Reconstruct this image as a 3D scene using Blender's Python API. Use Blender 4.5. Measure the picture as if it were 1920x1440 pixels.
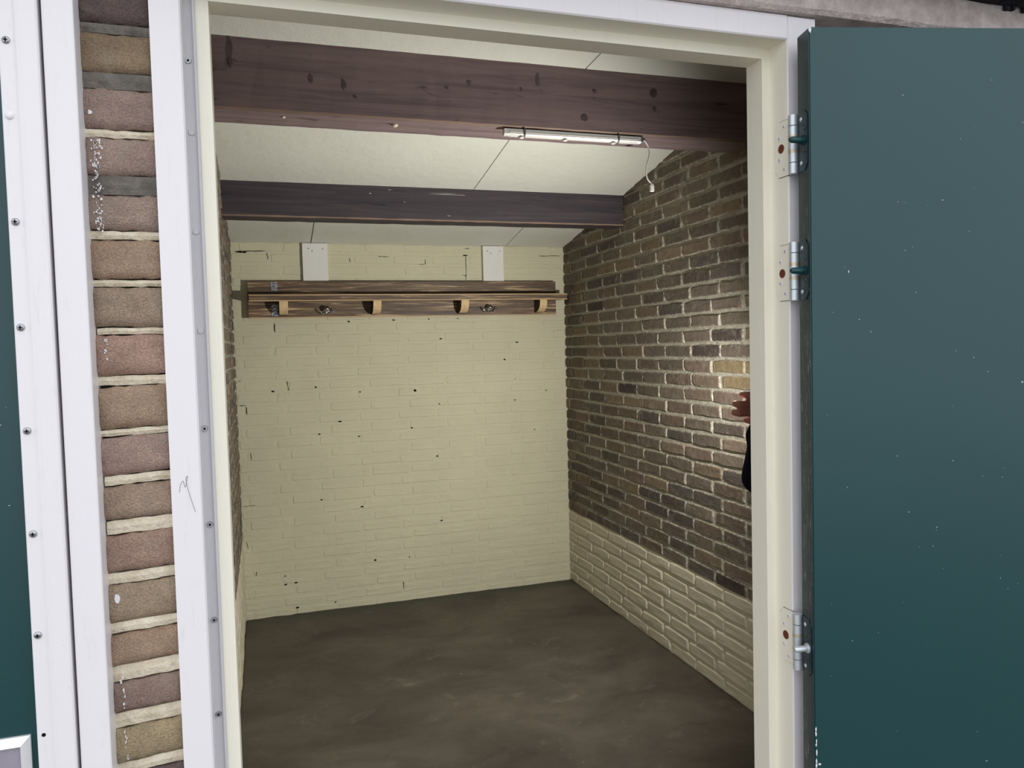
import bpy, bmesh, math, random
from mathutils import Vector, Matrix
random.seed(7)
R = math.radians
scn = bpy.context.scene
for o in list(bpy.data.objects):
    bpy.data.objects.remove(o)
C = scn.collection

# ------------------------------------------------------------------ camera
cam_d = bpy.data.cameras.new('camera')
cam_d.sensor_width = 36.0
cam_d.lens = 1447.18 / 1920 * 36.0
cam_d.clip_start = 0.02
cam = bpy.data.objects.new('camera', cam_d)
C.objects.link(cam)
rt = Vector((0.9514851, -0.3065780, -0.0261906))
up = Vector((0.0392453, 0.0364943, 0.9985630))
fw = Vector((0.3051817, 0.9511457, -0.0467555))
cam.matrix_world = Matrix(((rt.x, up.x, -fw.x, 0.0), (rt.y, up.y, -fw.y, 0.0), (rt.z, up.z, -fw.z, 1.5), (0, 0, 0, 1)))
scn.camera = cam

# ------------------------------------------------------------------ sky (overcast: brighter overhead than at the horizon) and exposure
world = bpy.data.worlds.new('world')
scn.world = world
world.use_nodes = True
wn = world.node_tree
wn.nodes.clear()
w_out = wn.nodes.new('ShaderNodeOutputWorld')
w_bg = wn.nodes.new('ShaderNodeBackground')
w_tc = wn.nodes.new('ShaderNodeTexCoord')
w_sep = wn.nodes.new('ShaderNodeSeparateXYZ')
w_rmp = wn.nodes.new('ShaderNodeValToRGB')
wn.links.new(w_tc.outputs['Generated'], w_sep.inputs[0])
wn.links.new(w_sep.outputs['Z'], w_rmp.inputs[0])
w_rmp.color_ramp.elements[0].position = 0.0
w_rmp.color_ramp.elements[0].color = (0.60, 0.62, 0.65, 1)
w_rmp.color_ramp.elements[1].position = 1.0
w_rmp.color_ramp.elements[1].color = (0.86, 0.88, 0.91, 1)
wn.links.new(w_rmp.outputs[0], w_bg.inputs[0])
w_bg.inputs[1].default_value = 2.22
wn.links.new(w_bg.outputs[0], w_out.inputs[0])

scn.view_settings.view_transform = 'Standard'
scn.view_settings.look = 'None'
scn.view_settings.gamma = 1.0
scn.view_settings.use_curve_mapping = False
scn.view_settings.exposure = 0.0

TORCH_POWER = 114.0
TORCH_AIM = Vector((-0.68, 0.72, -0.10))

# ------------------------------------------------------------------ material helpers
def srgb(r, g, b):
    f = lambda c: (c / 255 / 12.92) if c / 255 <= 0.04045 else ((c / 255 + 0.055) / 1.055) ** 2.4
    return (f(r), f(g), f(b), 1.0)

class NT:
    def __init__(s, name, rough=0.6, spec=0.3):
        s.m = bpy.data.materials.new(name)
        s.m.use_nodes = True
        s.t = s.m.node_tree
        s.b = s.t.nodes['Principled BSDF']
        s.b.inputs['Roughness'].default_value = rough
        s.b.inputs['Specular IOR Level'].default_value = spec
        s.pos = s.t.nodes.new('ShaderNodeNewGeometry').outputs['Position']
    def n(s, kind):
        return s.t.nodes.new(kind)
    def link(s, a, b):
        s.t.links.new(a, b)
    def mapped(s, scale=(1, 1, 1), rot=(0, 0, 0), coord=None):
        mp = s.n('ShaderNodeMapping')
        mp.inputs['Scale'].default_value = scale
        mp.inputs['Rotation'].default_value = rot
        s.link(coord or s.pos, mp.inputs['Vector'])
        return mp.outputs[0]
    def noise(s, scale, detail=4, rough=0.6, coord=None, dist=0.0):
        k = s.n('ShaderNodeTexNoise')
        k.inputs['Scale'].default_value = scale
        k.inputs['Detail'].default_value = detail
        k.inputs['Roughness'].default_value = rough
        k.inputs['Distortion'].default_value = dist
        s.link(coord or s.pos, k.inputs['Vector'])
        return k.outputs['Fac']
    def ramp(s, fac, stops):
        k = s.n('ShaderNodeValToRGB')
        e = k.color_ramp.elements
        while len(e) < len(stops):
            e.new(0.5)
        for i, (p, c) in enumerate(stops):
            e[i].position = p
            e[i].color = c if not isinstance(c, (int, float)) else (c, c, c, 1)
        s.link(fac, k.inputs[0])
        return k.outputs[0]
    def mix(s, fac, a, b, mode='MIX'):
        k = s.n('ShaderNodeMix')
        k.data_type = 'RGBA'
        k.blend_type = mode
        for v, i in ((fac, 0), (a, 6), (b, 7)):
            if isinstance(v, (int, float)):
                k.inputs[i].default_value = v
            elif isinstance(v, tuple):
                k.inputs[i].default_value = v
            else:
                s.link(v, k.inputs[i])
        return k.outputs[2]
    def math(s, op, a, b=None):
        k = s.n('ShaderNodeMath')
        k.operation = op
        for v, i in ((a, 0), (b, 1)):
            if v is None:
                continue
            if isinstance(v, (int, float)):
                k.inputs[i].default_value = v
            else:
                s.link(v, k.inputs[i])
        return k.outputs[0]
    def sep(s, v=None):
        k = s.n('ShaderNodeSeparateXYZ')
        s.link(v or s.pos, k.inputs[0])
        return k.outputs
    def color(s, c):
        if isinstance(c, tuple):
            s.b.inputs['Base Color'].default_value = c
        else:
            s.link(c, s.b.inputs['Base Color'])
        return s
    def bump(s, h, strength=0.3, dist=0.002):
        k = s.n('ShaderNodeBump')
        k.inputs['Strength'].default_value = strength
        k.inputs['Distance'].default_value = dist
        s.link(h, k.inputs['Height'])
        s.link(k.outputs[0], s.b.inputs['Normal'])
        return s

def m_brick(name, attr, mortar=srgb(178, 172, 156), smear=True, sand=240, bstr=0.5):
    k = NT(name, 0.9, 0.15)
    if attr:
        a = k.n('ShaderNodeAttribute'); a.attribute_name = 'bcol'; base = a.outputs['Color']
    else:
        base = k.n('ShaderNodeObjectInfo').outputs['Color']
    n1 = k.noise(28, 5, 0.65)
    c = k.mix(k.ramp(n1, [(0.3, 0.0), (0.75, 1.0)]), base, k.mix(1.0, base, (0.66, 0.65, 0.65, 1), 'MULTIPLY'))
    n2 = k.noise(sand, 3, 0.7)
    c = k.mix(k.ramp(n2, [(0.38, 0.0), (0.66, 0.55 if sand < 300 else 1.0)]), c, k.mix(1.0, c, (1.5, 1.5, 1.5, 1), 'MULTIPLY'))
    sm = k.ramp(k.noise(13, 6, 0.72, dist=0.6), [(0.55, 0.0), (0.72, 0.75)])
    if smear:
        g = k.n('ShaderNodeTexCoord').outputs['Generated']
        x, y, z = k.sep(g)[0:3]
        ey = k.math('ABSOLUTE', k.math('SUBTRACT', y, 0.5))
        ex = k.math('ABSOLUTE', k.math('SUBTRACT', x, 0.5))
        e = k.math('MAXIMUM', k.math('MULTIPLY', ey, 2.0), k.math('SUBTRACT', k.math('MULTIPLY', ex, 8.0), 3.0))
        e = k.math('ADD', e, k.math('MULTIPLY', k.noise(60, 5, 0.7), 1.1))
        em = k.ramp(k.math('MULTIPLY', e, 0.5), [(0.62, 0.0), (0.79, 0.85)])
        sm = k.math('MAXIMUM', k.math('MULTIPLY', sm, 0.5), em)
        c = k.mix(sm, c, mortar)
    else:
        c = k.mix(k.math('MULTIPLY', sm, 0.6), c, mortar)
    k.color(c)
    k.bump(k.math('ADD', k.math('MULTIPLY', k.noise(sand, 3, 0.7), 1.0 if sand < 300 else 2.2), k.math('MULTIPLY', k.noise(45, 4), 2.0)), bstr, 0.004)
    return k.m

def m_mortar(name, c0, c1):
    k = NT(name, 0.95, 0.1)
    k.color(k.mix(k.ramp(k.noise(35, 6, 0.7), [(0.3, 0.0), (0.7, 1.0)]), c0, c1))
    k.bump(k.math('ADD', k.noise(160, 4, 0.7), k.math('MULTIPLY', k.noise(30, 4), 2.0)), 0.7, 0.006)
    return k.m

def m_paintwall(name, c0, c1, dirt):
    k = NT(name, 0.62, 0.25)
    c = k.mix(k.ramp(k.noise(3.2, 4, 0.6), [(0.3, 0.0), (0.75, 1.0)]), c0, c1)
    c = k.mix(k.ramp(k.noise(42, 6, 0.75), [(0.60, 0.0), (0.78, 0.35)]), c, dirt)
    k.color(c)
    k.bump(k.math('ADD', k.noise(110, 4, 0.65), k.math('MULTIPLY', k.noise(24, 4), 2.5)), 0.35, 0.003)
    return k.m

def m_paint(name, c, rough=0.4, dirtc=None, bumps=0.12, amt=0.5):
    k = NT(name, rough, 0.4)
    d = dirtc or tuple(v * 0.72 for v in c[:3]) + (1,)
    st = k.noise(1.0, 6, 0.75, coord=k.mapped((70, 70, 9)))
    cc = k.mix(k.ramp(st, [(0.58, 0.0), (0.8, amt)]), c, d)
    spots = k.noise(130, 3, 0.6)
    cc = k.mix(k.ramp(spots, [(0.735, 0.0), (0.78, amt)]), cc, (0.25, 0.22, 0.2, 1))
    k.color(cc)
    k.bump(k.math('ADD', k.noise(1.0, 4, 0.6, coord=k.mapped((240, 240, 20))), k.noise(18, 3)), bumps, 0.003)
    return k.m

def m_wood(name, stops, axis_scale=(3, 60, 60), rough=0.6, spec=0.25, knots=True, bstr=0.15, knotc=(0.012, 0.010, 0.016, 1)):
    k = NT(name, rough, spec)
    v = k.mapped(axis_scale)
    g = k.noise(1.0, 8, 0.68, coord=v, dist=0.8)
    c = k.ramp(g, stops)
    if knots:
        kn = k.noise(1.0, 3, 0.5, coord=k.mapped((axis_scale[0] * 5.5, 24, 24)), dist=0.6)
        c = k.mix(k.ramp(kn, [(0.67, 0.0), (0.76, 0.75)]), c, knotc)
    k.color(c)
    k.bump(k.noise(1.0, 6, 0.7, coord=k.mapped((axis_scale[0] * 3, axis_scale[1] * 3, axis_scale[2] * 3))), bstr, 0.002)
    return k.m

def m_plain(name, c, rough=0.5, metal=0.0, spec=0.5):
    k = NT(name, rough, spec)
    k.b.inputs['Metallic'].default_value = metal
    v = k.noise(60, 4, 0.6)
    k.color(k.mix(k.ramp(v, [(0.3, 0.0), (0.8, 0.3)]), c, tuple(x * 0.7 for x in c[:3]) + (1,)))
    k.bump(k.noise(200, 2), 0.04, 0.001)
    return k.m

M = {}
M['brick'] = m_brick('brown_brick', False)
M['brick_stuff'] = m_brick('brown_brick_bulk', True, smear=False)
M['mortar'] = m_mortar('grey_mortar', srgb(186, 181, 166), srgb(150, 145, 132))
M['pillar_brick'] = m_brick('pillar_brick', False, smear=False, sand=420, bstr=0.9)
M['pillar_back'] = m_mortar('dark_recess_mortar', srgb(92, 84, 76), srgb(52, 46, 42))
M['pillar_mortar'] = m_mortar('cream_mortar', srgb(240, 230, 210), srgb(194, 180, 154))
M['pillar_mortar_grey'] = m_mortar('cement_mortar', srgb(132, 126, 118), srgb(92, 88, 84))
M['cream'] = m_paintwall('cream_wall_paint', srgb(208, 203, 176), srgb(199, 194, 168), srgb(168, 160, 132))
M['cream_r'] = m_paintwall('cream_brick_paint', srgb(206, 199, 176), srgb(196, 188, 166), srgb(162, 152, 128))
M['ceil'] = m_paintwall('white_board_paint', srgb(226, 227, 218), srgb(218, 219, 208), srgb(198, 197, 182))
M['white'] = m_paint('white_gloss_paint', srgb(226, 223, 226), 0.35)
M['jamb'] = m_paint('cream_gloss_paint', srgb(240, 236, 220), 0.4, amt=0.3)
M['board'] = m_paint('white_board_matt', srgb(226, 226, 222), 0.6, amt=0.3)
M['green'] = None

def m_green(name, edge=False):
    k = NT(name, 0.34, 0.5)
    c = srgb(10, 58, 62)
    cc = k.mix(k.ramp(k.noise(2.0, 3), [(0.3, 0.0), (0.8, 1.0)]), c, srgb(12, 62, 65))
    sp = k.noise(150, 2, 0.5)
    cc = k.mix(k.ramp(sp, [(0.775, 0.0), (0.80, 0.7)]), cc, (0.5, 0.6, 0.6, 1))
    if edge:
        z = k.sep()[2]
        s = k.noise(1.0, 7, 0.8, coord=k.mapped((260, 260, 26)), dist=1.2)
        s2 = k.ramp(s, [(0.57, 0.0), (0.64, 0.85)])
        m = k.ramp(z, [(0.9, 0.0), (1.0, 0.0)])
        zz = k.n('ShaderNodeMapRange')
        zz.inputs[1].default_value = 1.80
        zz.inputs[2].default_value = 1.60
        k.link(z, zz.inputs[0])
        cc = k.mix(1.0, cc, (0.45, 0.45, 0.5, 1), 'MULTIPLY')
        cc = k.mix(k.math('MULTIPLY', s2, zz.outputs[0]), cc, (0.42, 0.45, 0.40, 1))
    k.color(cc)
    k.bump(k.noise(900, 2, 0.5), 0.10, 0.0008)
    return k.m
M['green'] = m_green('dark_green_paint')
M['green_edge'] = m_green('dark_green_scuffed_edge', True)
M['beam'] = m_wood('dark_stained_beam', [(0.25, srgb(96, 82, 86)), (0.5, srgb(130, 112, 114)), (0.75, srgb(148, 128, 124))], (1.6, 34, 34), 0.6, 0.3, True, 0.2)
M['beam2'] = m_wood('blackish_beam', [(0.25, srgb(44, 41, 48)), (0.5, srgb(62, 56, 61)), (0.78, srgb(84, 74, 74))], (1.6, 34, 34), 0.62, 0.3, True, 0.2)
M['arris'] = m_wood('beam_arris_highlight', [(0.25, srgb(100, 82, 72)), (0.5, srgb(130, 108, 94)), (0.75, srgb(148, 124, 108))], (1.6, 34, 34), 0.6, 0.3, False)  # lighter, warmer tone paints the lit highlight along the lower front edge
M['rackwood'] = m_wood('stained_pine', [(0.32, srgb(62, 48, 38)), (0.48, srgb(96, 77, 60)), (0.56, srgb(124, 102, 78)), (0.66, srgb(204, 176, 134))], (3.4, 80, 80), 0.5, 0.4, True, 0.25, srgb(36, 28, 26))
M['rackedge'] = m_wood('worn_pine_edge', [(0.3, srgb(160, 132, 100)), (0.6, srgb(205, 178, 140))], (2.4, 60, 60), 0.5, 0.3, False)
M['pine'] = m_wood('raw_pine', [(0.3, srgb(205, 176, 130)), (0.6, srgb(228, 202, 156))], (60, 60, 18), 0.6, 0.2, False)
M['darkpine'] = m_wood('dark_stained_pine', [(0.3, srgb(50, 38, 34)), (0.6, srgb(80, 62, 52))], (40, 40, 14), 0.55, 0.3, False)
M['chrome'] = m_plain('chrome', (0.75, 0.76, 0.78, 1), 0.12, 1.0)
M['steel'] = m_plain('zinc_steel', (0.66, 0.71, 0.75, 1), 0.42, 0.6)
M['screw'] = m_plain('screw_steel', (0.42, 0.42, 0.44, 1), 0.35, 0.9)
M['darkhole'] = m_plain('dark_hole', (0.012, 0.011, 0.010, 1), 0.95, 0, 0.05)
M['rusthole'] = m_plain('bare_wood_hole', srgb(112, 62, 48), 0.9, 0, 0.1)
M['alu'] = m_plain('aluminium_profile', (0.78, 0.78, 0.79, 1), 0.4, 0.25)
M['plastic'] = m_plain('white_plastic', srgb(222, 220, 214), 0.4)
M['greyplastic'] = m_plain('grey_plastic', srgb(92, 92, 92), 0.5)
M['strip'] = m_paint('grey_weather_strip', srgb(198, 196, 200), 0.35, amt=0.6)
M['soffit'] = m_mortar('bitumen_soffit', srgb(62, 62, 66), srgb(26, 27, 32))
M['fascia'] = m_mortar('weathered_concrete', srgb(226, 213, 209), srgb(178, 165, 161))
M['skin'] = m_plain('skin', srgb(168, 112, 96), 0.5, 0, 0.3)
M['navy'] = m_plain('navy_cloth', srgb(14, 15, 30), 0.9, 0, 0.1)
M['jeans'] = m_plain('dark_trousers', srgb(40, 44, 56), 0.9, 0, 0.1)
M['hair'] = m_plain('brown_hair', srgb(56, 40, 30), 0.6, 0, 0.3)
M['eye'] = m_plain('eye_white', srgb(220, 216, 210), 0.3)
M['black'] = m_plain('black_plastic', (0.012, 0.012, 0.014, 1), 0.3)
M['fleck'] = m_plain('grey_white_fleck', srgb(150, 148, 142), 0.7)
M['knot'] = m_wood('dark_knot', [(0.3, srgb(74, 62, 66)), (0.7, srgb(108, 92, 94))], (20, 34, 34), 0.6, 0.3, False)
M['chip'] = m_plain('pale_paint_chip', srgb(214, 206, 186), 0.7)

def m_floor():
    k = NT('stained_concrete_floor', 0.6, 0.25)
    c = k.ramp(k.noise(1.0, 6, 0.65, coord=k.mapped((2.2, 3.2, 1)), dist=0.4), [(0.28, srgb(62, 58, 51)), (0.5, srgb(84, 77, 68)), (0.72, srgb(100, 93, 83))])
    c = k.mix(k.ramp(k.noise(7.0, 6, 0.7, dist=0.5), [(0.58, 0.0), (0.74, 0.5)]), c, srgb(124, 121, 110))
    c = k.mix(k.ramp(k.noise(1.0, 5, 0.7, coord=k.mapped((5, 13, 1)), dist=0.7), [(0.62, 0.0), (0.76, 0.6)]), c, srgb(48, 41, 38))
    c = k.mix(k.ramp(k.noise(85, 2, 0.5), [(0.735, 0.0), (0.77, 0.7)]), c, srgb(165, 159, 146))
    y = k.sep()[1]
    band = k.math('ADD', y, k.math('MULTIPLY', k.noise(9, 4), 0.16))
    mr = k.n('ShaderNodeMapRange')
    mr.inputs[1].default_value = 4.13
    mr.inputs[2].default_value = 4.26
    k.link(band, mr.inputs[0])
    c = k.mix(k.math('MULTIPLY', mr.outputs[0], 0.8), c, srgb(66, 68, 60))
    k.color(c)
    k.bump(k.math('ADD', k.noise(90, 5, 0.7), k.math('MULTIPLY', k.noise(10, 4), 2)), 0.25, 0.003)
    return k.m
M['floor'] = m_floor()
def m_ground():
    k = NT('grey_paving', 0.85, 0.2)
    k.color(k.ramp(k.noise(6, 6, 0.7), [(0.3, srgb(112, 109, 104)), (0.7, srgb(136, 132, 127))]))
    k.bump(k.noise(60, 5), 0.4, 0.005)
    return k.m
M['ground'] = m_ground()

# ------------------------------------------------------------------ object helpers
def link(name, me, mats, parent=None, loc=None):
    o = bpy.data.objects.new(name, me)
    C.objects.link(o)
    for m in (mats if isinstance(mats, (list, tuple)) else [mats]):
        if me is not None:
            me.materials.append(M[m] if isinstance(m, str) else m)
    if parent is not None:
        o.parent = parent
    if loc is not None:
        o.location = loc
    return o

def tag(o, label, cat=None, kind=None, group=None):
    o['label'] = label
    if cat: o['category'] = cat
    if kind: o['kind'] = kind
    if group: o['group'] = group
    return o

def empty(name, loc=(0, 0, 0)):
    o = bpy.data.objects.new(name, None)
    o.empty_display_size = 0.05
    C.objects.link(o)
    o.location = loc
    return o

def mesh(bm, name='mesh', smooth=False):
    me = bpy.data.meshes.new(name)
    bmesh.ops.recalc_face_normals(bm, faces=bm.faces)
    if smooth:
        for f in bm.faces: f.smooth = True
    bm.to_mesh(me)
    bm.free()
    return me

def box(bm, x0, x1, y0, y1, z0, z1, mi=0, bev=0.0):
    t = bmesh.new() if bev else bm
    vs = [t.verts.new(p) for p in ((x0, y0, z0), (x1, y0, z0), (x1, y1, z0), (x0, y1, z0), (x0, y0, z1), (x1, y0, z1), (x1, y1, z1), (x0, y1, z1))]
    fs = [t.faces.new([vs[i] for i in q]) for q in ((3, 2, 1, 0), (4, 5, 6, 7), (0, 1, 5, 4), (1, 2, 6, 5), (2, 3, 7, 6), (3, 0, 4, 7))]
    for f in fs: f.material_index = mi
    if bev:
        bmesh.ops.bevel(t, geom=list(t.edges), offset=bev, segments=2, affect='EDGES', profile=0.5)
        for f in t.faces: f.material_index = mi
        me = bpy.data.meshes.new('tmp'); t.to_mesh(me); t.free()
        bm.from_mesh(me); bpy.data.meshes.remove(me)

def boxo(name, dims, mat, parent=None, bev=0.0):
    bm = bmesh.new()
    box(bm, *dims, bev=bev)
    return link(name, mesh(bm, name), mat, parent)

def prism(bm, prof, axis, a, b, mi=0):
    # prof: list of (p, q) in the plane normal to axis; axis 'x': (y,z); 'z': (x,y); 'y': (x,z)
    def P(p, q, t):
        return {'x': (t, p, q), 'y': (p, t, q), 'z': (p, q, t)}[axis]
    A = [bm.verts.new(P(p, q, a)) for p, q in prof]
    B = [bm.verts.new(P(p, q, b)) for p, q in prof]
    n = len(prof)
    fs = [bm.faces.new(A), bm.faces.new(B[::-1])]
    for i in range(n):
        fs.append(bm.faces.new((A[i], A[(i + 1) % n], B[(i + 1) % n], B[i])))
    for f in fs: f.material_index = mi
    return fs

def cyl(bm, p0, p1, r0, r1=None, seg=16, caps=True, mi=0):
    p0, p1 = Vector(p0), Vector(p1)
    r1 = r0 if r1 is None else r1
    d = (p1 - p0).normalized()
    u = d.orthogonal().normalized(); v = d.cross(u)
    A = [bm.verts.new(p0 + (u * math.cos(t) + v * math.sin(t)) * r0) for t in [2 * math.pi * i / seg for i in range(seg)]]
    B = [bm.verts.new(p1 + (u * math.cos(t) + v * math.sin(t)) * r1) for t in [2 * math.pi * i / seg for i in range(seg)]]
    for i in range(seg):
        f = bm.faces.new((A[i], A[(i + 1) % seg], B[(i + 1) % seg], B[i])); f.smooth = True; f.material_index = mi
    if caps:
        for q in (A[::-1], B):
            f = bm.faces.new([bm.verts.new(v.co) for v in q]); f.material_index = mi

def tube(bm, pts, r, seg=10, mi=0):
    # smooth tube through points (Catmull-Rom)
    P = [Vector(p) for p in pts]
    S = []
    for i in range(len(P) - 1):
        a, b, c, d = P[max(i - 1, 0)], P[i], P[i + 1], P[min(i + 2, len(P) - 1)]
        for k in range(5):
            t = k / 5
            S.append(0.5 * ((2 * b) + (c - a) * t + (2 * a - 5 * b + 4 * c - d) * t * t + (3 * b - a - 3 * c + d) * t ** 3))
    S.append(P[-1])
    rings = []
    u = None
    for i, p in enumerate(S):
        d = (S[min(i + 1, len(S) - 1)] - S[max(i - 1, 0)]).normalized()
        u = d.orthogonal().normalized() if u is None else (u - d * u.dot(d)).normalized()
        v = d.cross(u)
        rr = r(i / (len(S) - 1)) if callable(r) else r
        rings.append([bm.verts.new(p + (u * math.cos(2 * math.pi * j / seg) + v * math.sin(2 * math.pi * j / seg)) * rr) for j in range(seg)])
    for a, b in zip(rings, rings[1:]):
        for j in range(seg):
            f = bm.faces.new((a[j], a[(j + 1) % seg], b[(j + 1) % seg], b[j])); f.smooth = True; f.material_index = mi
    for q in (rings[0][::-1], rings[-1]):
        f = bm.faces.new(q); f.material_index = mi

def ball(bm, c, r, seg=16, sc=(1, 1, 1), mi=0):
    ret = bmesh.ops.create_uvsphere(bm, u_segments=seg, v_segments=seg // 2, radius=r, matrix=Matrix.Translation(c) @ Matrix.Diagonal((*sc, 1)))
    for v in ret['verts']:
        for f in v.link_faces:
            f.smooth = True; f.material_index = mi

# ------------------------------------------------------------------ key dimensions (metres)
XL, XR, YB = -0.14, 1.683, 4.205           # inner faces of left, right, back wall
YF = 1.05                                  # outer plane of the door frame
ceil_z = lambda y: 2.856 - 0.186 * y       # underside of the sloping boards
PITCH = 0.0602

# ------------------------------------------------------------------ bricks
BL, BH, BD = 0.202, 0.050, 0.040
def brick_data(seed, bev=0.004, rough=0.0022):
    rnd = random.Random(seed)
    j = lambda a: rnd.uniform(-a, a)
    hx, hy = BL / 2, BH / 2
    ring = []
    for (x, y) in ((-1, -1), (-0.35, -1), (0.35, -1), (1, -1), (1, 0), (1, 1), (0.35, 1), (-0.35, 1), (-1, 1), (-1, 0)):
        ring.append((x, y))
    V, Fc = [], []
    lv = [(-BD + 0.006, 1.0, 0.0), (-0.006, 1.0, 0.0), (0.0, 0.0, bev)]
    outer = [(x * hx + j(rough * 1.6), y * hy + j(rough)) for x, y in ring]
    for (w, _, b) in lv:
        for (x, y), (ox, oy) in zip(ring, outer):
            cx = 0.5 if (abs(x) == 1 and abs(y) == 1) else 1.0
            corner = (abs(x) == 1 and abs(y) == 1)
            k = 0.0015 if corner else 0.0
            ix = ox - math.copysign(b + k + abs(j(bev * 0.5)) * (b > 0), ox) if abs(x) == 1 else ox
            iy = oy - math.copysign(b + k + abs(j(bev * 0.5)) * (b > 0), oy) if abs(y) == 1 else oy
            V.append((ix, iy, w + (j(0.0012) if w == 0 else 0)))
    n = len(ring)
    for l in range(2):
        for i in range(n):
            a, b2 = l * n + i, l * n + (i + 1) % n
            Fc.append((a, b2, b2 + n, a + n))
    V.append((j(0.01), j(0.004), j(0.001)))
    c = len(V) - 1
    for i in range(n):
        Fc.append((2 * n + i, 2 * n + (i + 1) % n, c))
    return V, Fc

def brick_meshes(nm, count, mat, bev, rough, seed):
    out = []
    for s in range(count):
        V, Fc = brick_data(seed + s, bev, rough)
        me = bpy.data.meshes.new(nm)
        me.from_pydata(V, [], Fc)
        me.materials.append(M[mat])
        out.append((me, V, Fc))
    return out

BR = {'brick': brick_meshes('brick_face', 14, 'brick', 0.0045, 0.0026, 10),
      'cream_r': brick_meshes('painted_brick_face', 10, 'cream_r', 0.0048, 0.0026, 60),
      'cream': brick_meshes('cream_brick_face', 10, 'cream', 0.0045, 0.0020, 90)}

PAL = [srgb(112, 102, 91), srgb(106, 96, 86), srgb(120, 107, 92), srgb(113, 99, 88), srgb(100, 90, 82), srgb(124, 110, 92), srgb(112, 103, 91), srgb(96, 88, 82)]
def pick_col(rnd, y=0, z=0):
    c = rnd.choice(PAL)
    f = rnd.uniform(0.85, 1.18)
    return tuple(v * f for v in c[:3]) + (1,)

def lay(parent, basis, face, rows, ua, ub, joint0, odd_shift, module, mat_of, sel, proud, stuff_name, jit=0.004, specials=None, gap=0.010):
    """basis=(u,v,w); face = point with u=0,v=0 on the plane of the brick faces; rows=list of (k,z0,z1)"""
    rnd = random.Random(hash(stuff_name) % 1 + len(rows))
    u, v, w = [Vector(b) for b in basis]
    rot = Matrix((u, v, w)).transposed().to_4x4()
    items = []
    for k, z0, z1 in rows:
        j0 = joint0 + (odd_shift if k % 2 else 0)
        n0 = math.floor((ua - j0) / module) - 1
        while j0 + n0 * module < ub:
            a = j0 + n0 * module + rnd.uniform(-1, 1) * jit
            b = j0 + (n0 + 1) * module + rnd.uniform(-1, 1) * jit
            n0 += 1
            a, b = max(a + gap / 2, ua + 0.001), min(b - gap / 2, ub - 0.001)
            if b - a < 0.018: continue
            items.append((k, a, b, z0 + 0.0045 + rnd.uniform(-.0012, .0012), z1 - 0.0045 + rnd.uniform(-.0012, .0012), rnd.random()))
    keep = [it for it in items if sel(it) is not None]
    keep.sort(key=sel)
    single = keep[:300]
    ids = {id(s) for s in single}
    rest = [it for it in items if id(it) not in ids]
    def place(it):
        k, a, b, z0, z1, r = it
        p = face + u * ((a + b) / 2) + v * ((z0 + z1) / 2) + w * (proud * (rnd.random() * 1.0))
        return Matrix.Translation(p) @ rot @ Matrix.Rotation(rnd.uniform(-.006, .006), 4, 'Z') @ Matrix.Diagonal(((b - a) / BL, (z1 - z0) / BH, 1, 1))
    for it in single:
        mt = mat_of(it)
        me, V, Fc = rnd.choice(BR[mt])
        o = bpy.data.objects.new('brick', me)
        C.objects.link(o)
        o.parent = parent
        o.matrix_world = place(it)
        col = pick_col(rnd)
        if specials:
            s = specials(it)
            if s: col = s
        o.color = col
    groups = {}
    for it in rest:
        groups.setdefault(mat_of(it), []).append(it)
    for mt, its in groups.items():
        AV, AF, AC = [], [], []
        for it in its:
            me, V, Fc = rnd.choice(BR[mt])
            mw = place(it)
            b0 = len(AV)
            AV += [tuple(mw @ Vector(p)) for p in V]
            AF += [tuple(b0 + i for i in f) for f in Fc]
            AC += [pick_col(rnd)] * len(V)
        me = bpy.data.meshes.new(stuff_name)
        me.from_pydata(AV, [], AF)
        ca = me.color_attributes.new('bcol', 'FLOAT_COLOR', 'POINT')
        for i, c in enumerate(AC): ca.data[i].color = c
        o = link(stuff_name, me, 'brick_stuff' if mt == 'brick' else mt, parent)
        o['kind'] = 'stuff'
    return items

# ------------------------------------------------------------------ ground and floor
g = boxo('ground', (-6, 7, -6, 1.03, -0.12, -0.02), 'ground')
tag(g, 'grey paving outside the shed doorway', 'ground', 'structure')
bm = bmesh.new()
nx, ny = 30, 50
gv = []
for i in range(nx + 1):
    for j in range(ny + 1):
        x = XL - 0.05 + (XR + 0.1 - XL) * i / nx
        y = 1.03 + (YB + 0.05 - 1.03) * j / ny
        gv.append(bm.verts.new((x, y, random.uniform(-0.0025, 0.0015))))
for i in range(nx):
    for j in range(ny):
        f = bm.faces.new((gv[i * (ny + 1) + j], gv[(i + 1) * (ny + 1) + j], gv[(i + 1) * (ny + 1) + j + 1], gv[i * (ny + 1) + j + 1])); f.smooth = True
me = mesh(bm, 'floor', True)
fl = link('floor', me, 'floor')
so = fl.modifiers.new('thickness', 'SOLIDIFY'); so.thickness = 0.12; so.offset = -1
tag(fl, 'dark stained concrete floor inside the shed', 'floor', 'structure')

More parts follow.
